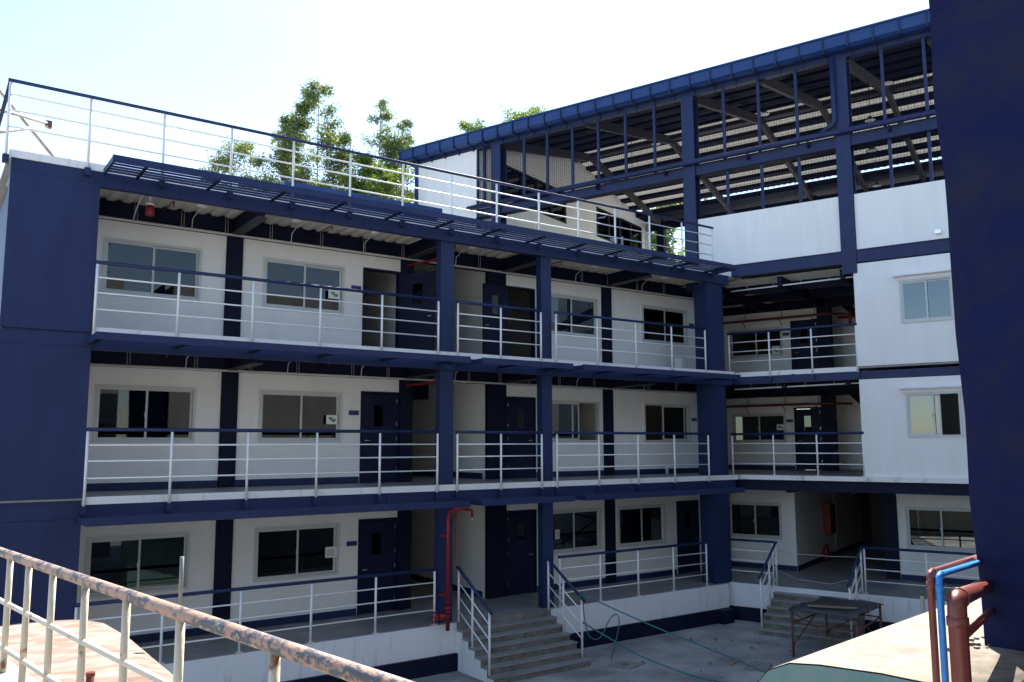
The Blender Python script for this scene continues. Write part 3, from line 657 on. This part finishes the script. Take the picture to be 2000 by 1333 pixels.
# fire cabinet and extinguisher in the dark hall
cb = MB().box(0, .22, -.38, .38, 0, 1.0).build('hose_cabinet', 'red', None, label='red fire hose cabinet on the white hall wall', cat='cabinet'); cb.location = bw(.636, 5.85, .86); cb.rotation_euler = (0, 0, BROT)
MB().box(.2201, .235, -.34, .34, .04, .96).build('cabinet_door', 'red', cb); MB().box(.2, .24, .385, .4, 0, 1.0).build('edge_trim', 'white', cb)
ex = empty('fire_extinguisher', bw(.78, 5.1, .02), BROT, label='red fire extinguisher standing against the hall wall', cat='extinguisher')
MB().tube([(0, 0, 0), (0, 0, .4), (0, 0, .46), (0, 0, .49)], [.085, .085, .05, .025], 12).build('cylinder', 'red', ex)
MB().box(-.02, .1, -.02, .02, .49, .53).build('handle', 'dark', ex); MB().tube([(.03, 0, .5), (.1, .03, .4), (.1, .04, .15)], .012, 6).build('hose', 'dark', ex)
# bucket like box on the top walkway near the corner column
bk = MB().box(-.13, .13, -.13, .13, 0, .42).build('white_bin', 'white', None, label='white box standing on the top walkway beside the wide corner column', cat='box'); bk.location = (16.6, 1.3, 6.0)
MB().box(-.14, .14, -.14, .14, .42, .45).build('lid', 'white', bk)
bt = empty('plastic_bottle', (16.1, 1.5, 3.0), label='clear plastic bottle standing on the middle walkway beside the corner column', cat='bottle')
MB().tube([(0, 0, 0), (0, 0, .2), (0, 0, .26), (0, 0, .29)], [.045, .045, .02, .018], 10).build('body', 'alu', bt); MB().tube([(0, 0, .29), (0, 0, .31)], .022, 8).build('cap', 'pipeblue', bt)
# high bay lamps in the hall
for t, s_, z in ((-4.3, 3.6, 15.0), (-5.3, 3.6, 14.0), (-.2, 3.6, 15.2), (3.8, 3.6, 15.3), (3.2, 3.6, 14.2), (3.2, 3.6, 13.2), (1.9, 10.8, 14.1), (-1.3, 10.8, 13.2)):
    L = empty('high_bay_lamp', bw(t, s_, z), BROT, label='pendant high bay lamp hanging from the rafters of the mesh hall', cat='lamp', group='pendant lamps in the mesh hall')
    MB().tube([(0, 0, .05), (0, 0, max(.2, slope(s_) - z - .1))], .01, 5).build('rod', 'dark', L)
    MB().tube([(0, 0, .14), (0, 0, .08), (0, 0, 0)], [.05, .09, .19], 14, cap=False).build('shade', 'dark', L)
    MB().tube([(0, 0, .005), (0, 0, .02)], .16, 14).build('diffuser', 'white', L)

# ================================================================ COURTYARD THINGS
st = empty('work_stand', (0, 0, 0), label='makeshift stand of rusty steel legs under a black tarp in the courtyard', cat='stand')
cs = [Vector(p) for p in ((14.75, -3.6, 0), (16.85, -3.12, 0), (17.2, -4.5, 0), (15.15, -5.15, 0))]
tp = MB(); N = 8
grid = [[cs[0].lerp(cs[1], i / N).lerp(cs[3].lerp(cs[2], i / N), j / N) + Vector((random.uniform(-.06, .06) if j in (0, N) or i in (0, N) else 0, random.uniform(-.07, .07) if j in (0, N) or i in (0, N) else 0, .1 + random.uniform(-.02, .03) - (.07 * random.random() if j in (0, N) or i in (0, N) else 0))) for i in range(N + 1)] for j in range(N + 1)]
b0 = len(tp.v)
for row in grid:
    for v in row: tp.v.append(tuple(v))
for j in range(N):
    for i in range(N): a = b0 + j * (N + 1) + i; tp.f.append([a, a + 1, a + N + 2, a + N + 1]); tp.sm.append(True)
tpo = tp.build('tarp', 'tarp', st)
md = tpo.modifiers.new('thick', 'SOLIDIFY'); md.thickness = .025
for i, c in enumerate(cs):
    q = c + (sum(cs, Vector()) / 4 - c) * .08; MB().tube([(q.x, q.y, GND), (q.x, q.y, .06)], .03, 8).build('leg', 'rust', st)
    n2 = cs[(i + 1) % 4]; q2 = n2 + (sum(cs, Vector()) / 4 - n2) * .08
    MB().tube([(q.x, q.y, -.75), (q2.x, q2.y, 0)], .014, 6).build('brace', 'rust', st); MB().tube([(q.x, q.y, -.25), (q2.x, q2.y, -.25)], .02, 6).build('cross_bar', 'rust', st)
pk = MB(); pk.bar((15.1, -3.9, .15), (15.75, -4.75, .15), .12, .025); pk.build('plank', 'plywood', st)
def rope(name, pts, r, label):
    P = [Vector(p) for p in pts]; out = []
    for i in range(len(P) - 1):
        p0 = P[max(i - 1, 0)]; p1 = P[i]; p2 = P[i + 1]; p3 = P[min(i + 2, len(P) - 1)]
        for k in range(6):
            t = k / 6; out.append(.5 * ((2 * p1) + (p2 - p0) * t + (2 * p0 - 5 * p1 + 4 * p2 - p3) * t * t + (3 * p1 - p0 - 3 * p2 + p3) * t ** 3))
    out.append(P[-1])
    MB().tube(out, r, 6).build(name, 'rope', None, label=label, cat='rope')
rope('rope', [(10.46, -1.28, .52), (10.9, -2.1, .2), (11.36, -3.01, -.12), (12.15, -3.72, -.52), (13.1, -4.4, -1.0)], .016, 'teal rope stretched from the stair rail top across the courtyard')
rope('rope', [(10.46, -1.30, -.10), (10.52, -2.2, -.32), (10.6, -3.0, -.52), (11.3, -3.8, -.86), (11.9, -4.3, -1.0)], .016, 'teal rope tied low on the stair post and running along the ground')
rope('rope', [(10.48, -1.29, .48), (10.52, -1.3, .0), (10.65, -1.3, -.42), (10.95, -1.32, -.5), (11.2, -1.4, -.1), (11.33, -1.5, .0), (11.36, -1.52, -.25), (11.22, -1.4, -.98)], .014, 'slack teal rope looping down from the stair rail')
kn = MB(); c = Vector((10.46, -1.28, .5)); kn.tube([c + Vector((.045 * math.cos(a), .045 * math.sin(a), .006 * i - .05)) for i, a in enumerate([i * .8 for i in range(18)])], .016, 6); kn.build('rope_knot', 'rope', None, label='teal rope wound round the top of the stair post', cat='rope')
slab = MB().prism([(10.75, -1.75), (11.35, -1.62), (11.6, -2.1), (11.0, -2.25)], GND + .002, GND + .03).build('manhole_cover', 'raw', None, label='square concrete manhole cover in the courtyard near the ropes', cat='cover')
MB().tube([(11.15 + .07 * math.cos(a), -1.95 + .07 * math.sin(a), GND + .035) for a in [2 * math.pi * i / 10 for i in range(11)]], .008, 5).build('lift_ring', 'rust', slab)
MB().prism([(13.0, -3.75), (13.5, -3.55), (13.75, -3.9), (13.3, -4.15)], GND + .002, GND + .10).build('concrete_lump', 'raw', None, label='broken lump of concrete lying in the courtyard', cat='rubble')
MB().prism([(13.1, -3.2), (13.55, -3.05), (13.6, -3.12), (13.15, -3.3)], GND + .002, GND + .03).build('wood_scrap', 'plywood', None, label='scrap of wood lying beside the concrete lump', cat='wood')
for i in range(26):
    x, y = random.uniform(11, 15.5), random.uniform(-5, -.8); r = random.uniform(.015, .05)
    MB().prism([(x + r * math.cos(a + i) * random.uniform(.6, 1.3), y + r * math.sin(a + i) * random.uniform(.6, 1.3)) for a in (0, 1.3, 2.5, 3.8, 5.1)], GND + .001, GND + .02 + r * .5).build('stone_chip', random.choice(['raw', 'step', 'plywood']), None, label='small chip of rubble on the courtyard concrete', cat='rubble', group='rubble chips on the courtyard')
rp = MB().box(-.035, .035, -.035, .035, 0, .8).build('rusty_post', 'fpost', None, label='short rust-stained white steel post standing behind the curved canopy', cat='post'); rp.location = (17.0, -5.6, -.38)
MB().box(-.045, .045, -.045, .045, .8, .81).build('cap', 'rust', rp)

cw_ = [bw(.95, -.62, .95), bw(1.6, -.62, .90), bw(2.4, -.62, .89), bw(3.19, -.62, .93)]
MB().tube(cw_, .007, 5).build('barrier_cable', 'hanger', None, label='thin grey cable strung across the top of the hall steps', cat='cable')
cw_ = [bw(.95, -.62, .45), bw(1.5, -.62, .22), bw(2.4, -.62, .17), bw(3.19, -.62, .42)]
MB().tube(cw_, .007, 5).build('barrier_cable', 'hanger', None, label='slack grey cable sagging low across the hall steps', cat='cable')
# ================================================================ FOREGROUND, LEFT: walkway railing and canopy
fg = empty('walkway_railing', (-1.5, -10, 2.36), label='rust-flaked cream steel railing with pink and grey worn handrail', cat='railing')
def fl_(x): return Vector((x.x + 1.5, x.y + 10, x.z - 2.36))
ra, rb = Vector((-1.76, -8.6, 3.135)), Vector((-.86, -14.6, 3.135))
def atY(y): t = (y - ra.y) / (rb.y - ra.y); return ra.lerp(rb, t)
MB().tube([fl_(ra.lerp(rb, i / 40)) for i in range(41)], .031, 14).build('handrail', 'frail', fg)
for dz in (-.325, -.62): MB().tube([fl_(ra.lerp(rb, i / 20) + Vector((0, 0, dz))) for i in range(21)], .017, 8).build('rail', 'fpost', fg)
for y in (-8.75, -9.2, -9.68, -10.13, -10.64, -11.23, -11.85, -12.5, -13.35, -14.1): 
    q = atY(y); MB().tube([fl_(q + Vector((0, 0, -.8))), fl_(q + Vector((0, 0, -.02)))], .021, 10).build('post', 'fpost', fg)
ld = MB().prism([(-2.6, -8.4), (-1.66, -8.4), (-.75, -14.9), (-2.6, -14.9)], 2.1, 2.36).build('walkway', 'raw', None, kind='structure')
def hood(name, mt_top, prof, x0, x1, axis, label, side):
    pass
cn = empty('entrance_canopy', (-1.2, -7.5, 1.9), label='faded pink and green concrete canopy roof below the rusty railing', cat='canopy')
def L3(x, y, z): return (x + 1.2, y + 7.5, z - 1.9)
prof = [(-3.6, 1.9), (-.55, 1.9), (-.30, 1.885), (-.14, 1.84), (-.04, 1.76), (0.0, 1.64), (0.0, 1.5), (-3.6, 1.5)]
c_ = MB()
ys = [-5.28, -5.32, -5.5, -6.2, -11.2]
ins = [.30, .22, .10, .04, .0]
for i in range(len(ys) - 1):
    A_ = [L3(x - (ins[i] if x > -3 else 0), ys[i], z) for x, z in prof]; B_ = [L3(x - (ins[i + 1] if x > -3 else 0), ys[i + 1], z) for x, z in prof]
    b = len(c_.v); n = len(A_); c_.v += A_ + B_
    for k in range(n): c_.f.append([b + k, b + (k + 1) % n, b + n + (k + 1) % n, b + n + k]); c_.sm.append(k in (1, 2, 3, 4))
    if i == 0: c_.f.append([b + k for k in range(n)][::-1]); c_.sm.append(False)
    if i == len(ys) - 2: c_.f.append([b + n + k for k in range(n)]); c_.sm.append(False)
c_.build('canopy_shell', 'canopyL', cn)
MB().box(-2.3, -1.15, -3.6, 2.15, -2.92, -.41).build('canopy_wall', 'raw', cn)
stb = MB().tube([(0, 0, 0), (0, 0, .52)], .026, 10).build('pipe_stub', 'pipebrown', None, label='short brown pipe stub rising from the faded canopy', cat='pipe'); stb.location = (-1.16, -10.3, 1.9)
MB().tube([(0, 0, .50), (0, 0, .525)], .030, 10).build('pipe_rim', 'pipebrown', stb)
pl = empty('wrapped_pole', (.25, -6.9, GND), label='thin grey pole wrapped with black tape in front of the left windows', cat='pole')
MB().tube([(0, 0, 0), (0, 0, 3.2)], .019, 8).build('tube', 'greypole', pl); MB().tube([(0, 0, 3.2), (0, 0, 3.72)], .022, 8).build('sleeve', 'greypole', pl)
MB().tube([(.021 * math.cos(a * 1.0), .021 * math.sin(a * 1.0), 1.6 + a * .024) for a in [i * .5 for i in range(80)]], .012, 5).build('tape', 'tapeblack', pl)

# ================================================================ FOREGROUND, RIGHT: navy building corner, canopy, pipes
nb = empty('navy_building', (5.55, -12.66, GND), label='tall building corner in rough navy plaster beside the curved canopy', cat='building')
ww = MB(); n1, n2 = 30, 26
for j in range(n1 + 1):
    for i in range(n2 + 1):
        zz = 11.0 * j / n1; yy = -6.5 * i / n2
        dx = .012 * math.sin(zz * 2.1 + yy) + .010 * math.sin(zz * 5.3 - yy * 3) + random.uniform(-.004, .004); dx -= .038 * (zz - 3)
        ww.v.append((dx, yy + (.012 * math.sin(zz * 3.3) if i == 0 else 0), zz))
for j in range(n1):
    for i in range(n2): a = j * (n2 + 1) + i; ww.f.append([a, a + 1, a + n2 + 2, a + n2 + 1]); ww.sm.append(True)
ww.build('plaster_face', 'plaster', nb)
MB().box(.03, 19.0, -6.5, -.02, 0, 11.0).build('wall_mass', 'raw', nb)  # unseen length along the courtyard, stretched to block low sky light
rc = empty('curved_canopy', (4.0, -12.6, 2.0), label='sunlit cream concrete canopy with rounded edge and teal end face', cat='canopy')
prof2 = [(-.64, 1.0), (-.64, 1.35), (-.70, 1.6)]
top = [(1.28, -.75), (1.26, -.45), (1.17, -.22), (1.02, -.06), (.80, .04), (.5, .085), (-.04, .13), (-.9, .15)]
pA = [(y, z) for y, z in top] + [(-.9, -.75)]
def hoodpts(x, sh=0): return [(x, y + .155 * x, z) for y, z in pA]
h = MB(); NX = 18
for i in range(NX):
    xa, xb = 5.2 * i / NX, 5.2 * (i + 1) / NX
    A_, B_ = hoodpts(xa), hoodpts(xb); b = len(h.v); n = len(A_)
    jz = 0.0
    h.v += A_ + B_
    for k in range(n): h.f.append([b + k, b + (k + 1) % n, b + n + (k + 1) % n, b + n + k]); h.sm.append(k < 7)
h.build('canopy_shell', 'canopy', rc)
e = MB(); e.loft([(-.006, y, z - .012) for y, z in pA], [(-.001, y, z - .012) for y, z in pA]); e.build('end_face', 'teal', rc)
for i in range(14):
    x, y = random.uniform(1.1, 1.9), random.uniform(-.3, .05) + .1; r = random.uniform(.015, .05)
    MB().prism([(x + r * math.cos(a), y + r * math.sin(a) * random.uniform(.6, 1.2)) for a in (0, 1.1, 2.3, 3.5, 4.9)], .10, .14 + r * .5).build('mortar_crumb', 'step', rc)
cw = MB().box(.3, 5.0, -.85, .5, -3.0, -.76).build('canopy_wall', 'teal', rc)
def pipe(name, pts, r, mt, label, bends=.12):
    P = [Vector(p) for p in pts]; out = [P[0]]
    for i in range(1, len(P) - 1):
        a = (P[i - 1] - P[i]).normalized(); c = (P[i + 1] - P[i]).normalized()
        for t in range(7):
            u = t / 6; q0 = P[i] + a * bends; q2 = P[i] + c * bends
            out.append(q0 * (1 - u) ** 2 + P[i] * 2 * u * (1 - u) + q2 * u ** 2)
    out.append(P[-1])
    o = MB().tube(out, r, 14).build(name, mt, None, label=label, cat='pipe')
    for i in range(1, len(P) - 1):
        for s_ in (-1, 1):
            d = (P[i + s_] - P[i]).normalized(); q = P[i] + d * (bends + .03); MB().tube([q - d * .03, q + d * .03], r * 1.14, 14).build('coupling', mt, o)
    return o
pipe('drain_pipe', [(6.3, -12.38, 2.83), (3.87, -13.15, 2.95), (3.87, -13.15, .6)], .025, 'pipebrown', 'thin brown pipe bending down beside the blue pipe', .06)
pipe('water_pipe', [(6.3, -12.42, 2.79), (3.87, -13.215, 2.94), (3.87, -13.215, .6)], .024, 'pipeblue', 'bright blue pipe bending down past the canopy end', .06)
pipe('sewer_pipe', [(6.3, -12.42, 2.57), (3.87, -13.33, 2.79), (3.87, -13.33, .6)], .064, 'pipebrown', 'thick brown pipe with elbow at the navy wall corner', .12)
MB().tube([(4.1, -13.25, 2.50), (5.9, -12.62, 2.42)], .03, 8).build('bracket_bar', 'pipebrown', None, label='brown support bar behind the thick pipe elbow', cat='bar')

# ================================================================ SCAFFOLD behind the left roof end
sf = empty('scaffold', (-1.6, 2.5, GND), label='scaffold tubes clamped together behind the railed roof end', cat='scaffold')
def S3(x, y, z): return (x + 1.6, y - 2.5, z - GND)
for a, b in (((-2.4, 2.4, 12.2), (.75, 3.4, 9.02)), ((-1.75, 1.0, 10.05), (-.3, 3.0, 10.6)), ((-1.75, 1.0, 9.4), (-.3, 3.0, 10.55)), ((-1.75, 1.0, GND), (-1.75, 1.0, 11.0)), ((-1.75, 2.6, GND), (-1.75, 2.6, 11.6))):
    MB().tube([S3(*a), S3(*b)], .035, 8).build('scaffold_tube', 'hulk', sf)
for z in (1.5, 3.4, 5.3, 7.2, 8.3): MB().tube([S3(-1.75, .6, z), S3(-1.75, 4.0, z)], .04, 8).build('scaffold_tube', 'dark', sf)
for c in ((-.3, 3.0, 10.58), (-1.72, 1.02, 10.05), (-1.72, 1.0, 9.4)): MB().box(S3(*c)[0] - .06, S3(*c)[0] + .06, S3(*c)[1] - .06, S3(*c)[1] + .06, S3(*c)[2] - .07, S3(*c)[2] + .07).build('clamp', 'rust', sf)

# ================================================================ TREES
def bamboo(name, base, culms, label, n, seed, mt='leaf', lsz=.17):
    """culms: (dx, dy, height, lean x, lean y, foliage from fraction, foliage radius)"""
    rnd = random.Random(seed)
    T = empty(name, base, label=label, cat='tree')
    tot = sum(c[2] * (1 - c[5]) * c[6] for c in culms)
    lv = MB(); tr = MB()
    for dx, dy, ht, lx, ly, f0, rad in culms:
        P = [Vector((dx + lx * (i / 10) ** 2, dy + ly * (i / 10) ** 2, ht * i / 10)) for i in range(11)]
        tr.tube(P, [.06 * (1 - .75 * i / 10) for i in range(11)], 6)
        cnt = int(n * ht * (1 - f0) * rad / tot); nb_ = max(12, int(ht * (1 - f0) * 5))
        brs = []
        for q in range(nb_):
            f = f0 + (1 - f0) * (q + rnd.random()) / nb_; i = min(9, int(f * 10)); p = P[i].lerp(P[i + 1], f * 10 - i)
            a = rnd.uniform(0, 6.28); env = rad * (.35 + .65 * math.sin(math.pi * min(1, (f - f0) / (1.02 - f0) * .8 + .2))) * rnd.uniform(.55, 1.15)
            e = p + Vector((math.cos(a) * env, math.sin(a) * env, env * rnd.uniform(-.15, .5)))
            tr.tube([p, p.lerp(e, .5) + Vector((0, 0, .12 * env)), e], [.014, .009, .004], 4, cap=False); brs.append((p, e, env))
        for q in range(cnt):
            p, e, env = rnd.choice(brs); t = rnd.uniform(.25, 1.08)
            c = p.lerp(e, t) + Vector((rnd.gauss(0, .13), rnd.gauss(0, .13), rnd.gauss(0, .12) - .05)) * (.5 + env * .7)
            d = Vector((rnd.uniform(-1, 1), rnd.uniform(-1, 1), rnd.uniform(-1.1, .35))).normalized(); sd = d.cross(Vector((rnd.uniform(-1, 1), rnd.uniform(-1, 1), rnd.uniform(-1, 1)))).normalized()
            L_ = lsz * rnd.uniform(.6, 1.25); b = len(lv.v)
            lv.v += [tuple(c), tuple(c + d * L_ * .45 + sd * L_ * .14), tuple(c + d * L_), tuple(c + d * L_ * .45 - sd * L_ * .14)]; lv.f.append([b, b + 1, b + 2, b + 3]); lv.sm.append(False)
    tr.build('trunk', 'bamboo', T); lv.build('crown', mt, T, kind='stuff')
    return T
zb = GND
bamboo('bamboo_tree', (10.3, 14.2, zb), [(-.1, 0, 19.3, -.1, 0, .68, 1.15), (-.9, .3, 17.7, -.6, .2, .74, 1.05), (.6, -.3, 17.2, .5, 0, .74, 1.0), (-.3, .5, 18.4, -.6, 0, .72, 1.0)], 'tall leafy bamboo clump with rounded top rising above the roof railing', 26000, 3, lsz=.17)
bamboo('bamboo_tree', (13.5, 14.6, zb), [(-.4, 0, 19.3, -.1, 0, .68, .95), (.7, .4, 18.9, .5, 0, .68, 1.2), (.1, .2, 17.8, .2, 0, .70, 1.3)], 'sparse bamboo with thin straight stem seen against the bright sky', 20000, 5, lsz=.16)
bamboo('bamboo_tree', (12.0, 13.2, zb), [(0, 0, 16.4, .0, 0, .72, 1.3), (.6, .1, 16.0, .3, 0, .74, 1.1), (-.5, .0, 15.6, -.2, 0, .76, 1.0)], 'low bright green bamboo bush in front of the two tall clumps', 22000, 8, 'leaf2', .18)
bamboo('bamboo_tree', (7.6, 14.0, zb), [(0, 0, 16.3, -.2, 0, .78, 1.3), (.9, .2, 16.0, .4, 0, .80, 1.2), (-.8, .2, 15.6, -.5, 0, .80, 1.1)], 'low wispy bamboo behind the railing left of the blue shed roof', 14000, 11, lsz=.16)
bamboo('bamboo_tree', (24.5, 20.0, zb), [(0, 0, 23.6, .3, 0, .70, 2.2), (-2.4, .5, 22.0, -.8, 0, .72, 2.2), (1.2, .6, 24.0, .6, 0, .74, 1.8), (-4.4, .8, 20.4, -.6, 0, .76, 1.9)], 'yellow green tree top showing above the blue gutter', 30000, 13, 'leaf2', .22)
bamboo('leafy_tree', (31.0, 15.5, zb), [(0, 0, 18.5, .3, 0, .35, 2.8), (-2.2, 1.5, 18.0, -.4, 0, .35, 2.6), (2.2, -1.5, 18.0, .4, 0, .35, 2.6), (.5, 2.5, 18.0, 0, 0, .35, 2.6)], 'leafy tree seen through the far open end of the mesh hall', 22000, 17, 'leaf2', .4)

# ================================================================ behind the camera: what the windows mirror
cbd = empty('concrete_building', (-3, -21.5, GND), label='raw concrete building across the courtyard, mirrored in the windows', cat='building')
MB().box(-14, 8.4, -6, 0, 0, 12.6).build('wall', 'raw', cbd)
for x in (-12, -7.5, -3, 1.5, 5.4):
    for z in (1.2, 4.4, 7.6):
        o_ = MB().box(x, x + 2.4, .0, .03, z, z + 1.5).build('window', 'dark', cbd)
        MB().loft([(x - .3, 0, z + 1.75), (x - .3, .9, z + 1.65), (x - .3, 1.05, z + 1.5), (x - .3, 0, z + 1.5)], [(x + 2.7, 0, z + 1.75), (x + 2.7, .9, z + 1.65), (x + 2.7, 1.05, z + 1.5), (x + 2.7, 0, z + 1.5)]).build('window_hood', 'raw', cbd)

for i, (x, y, hh, lb) in enumerate(((-9.5, -30.5, 21.0, 'unseen broad leafy tree added behind the concrete building for darker window reflections'), (1.5, -31.0, 19.5, 'unseen rounder leafy tree added behind the concrete building for darker window reflections'))):
    bamboo('leafy_tree', (x, y, GND), [(0, 0, hh, .3, 0, .4, 3.0), (-2.4, .6, hh - 1.5, -.6, 0, .45, 2.6), (2.3, -.4, hh - 2.2, .6, 0, .45, 2.6)], lb, 7000, 31 + i, 'leaf', .6)  # trees out of view, added to bring dark variety into the window reflections
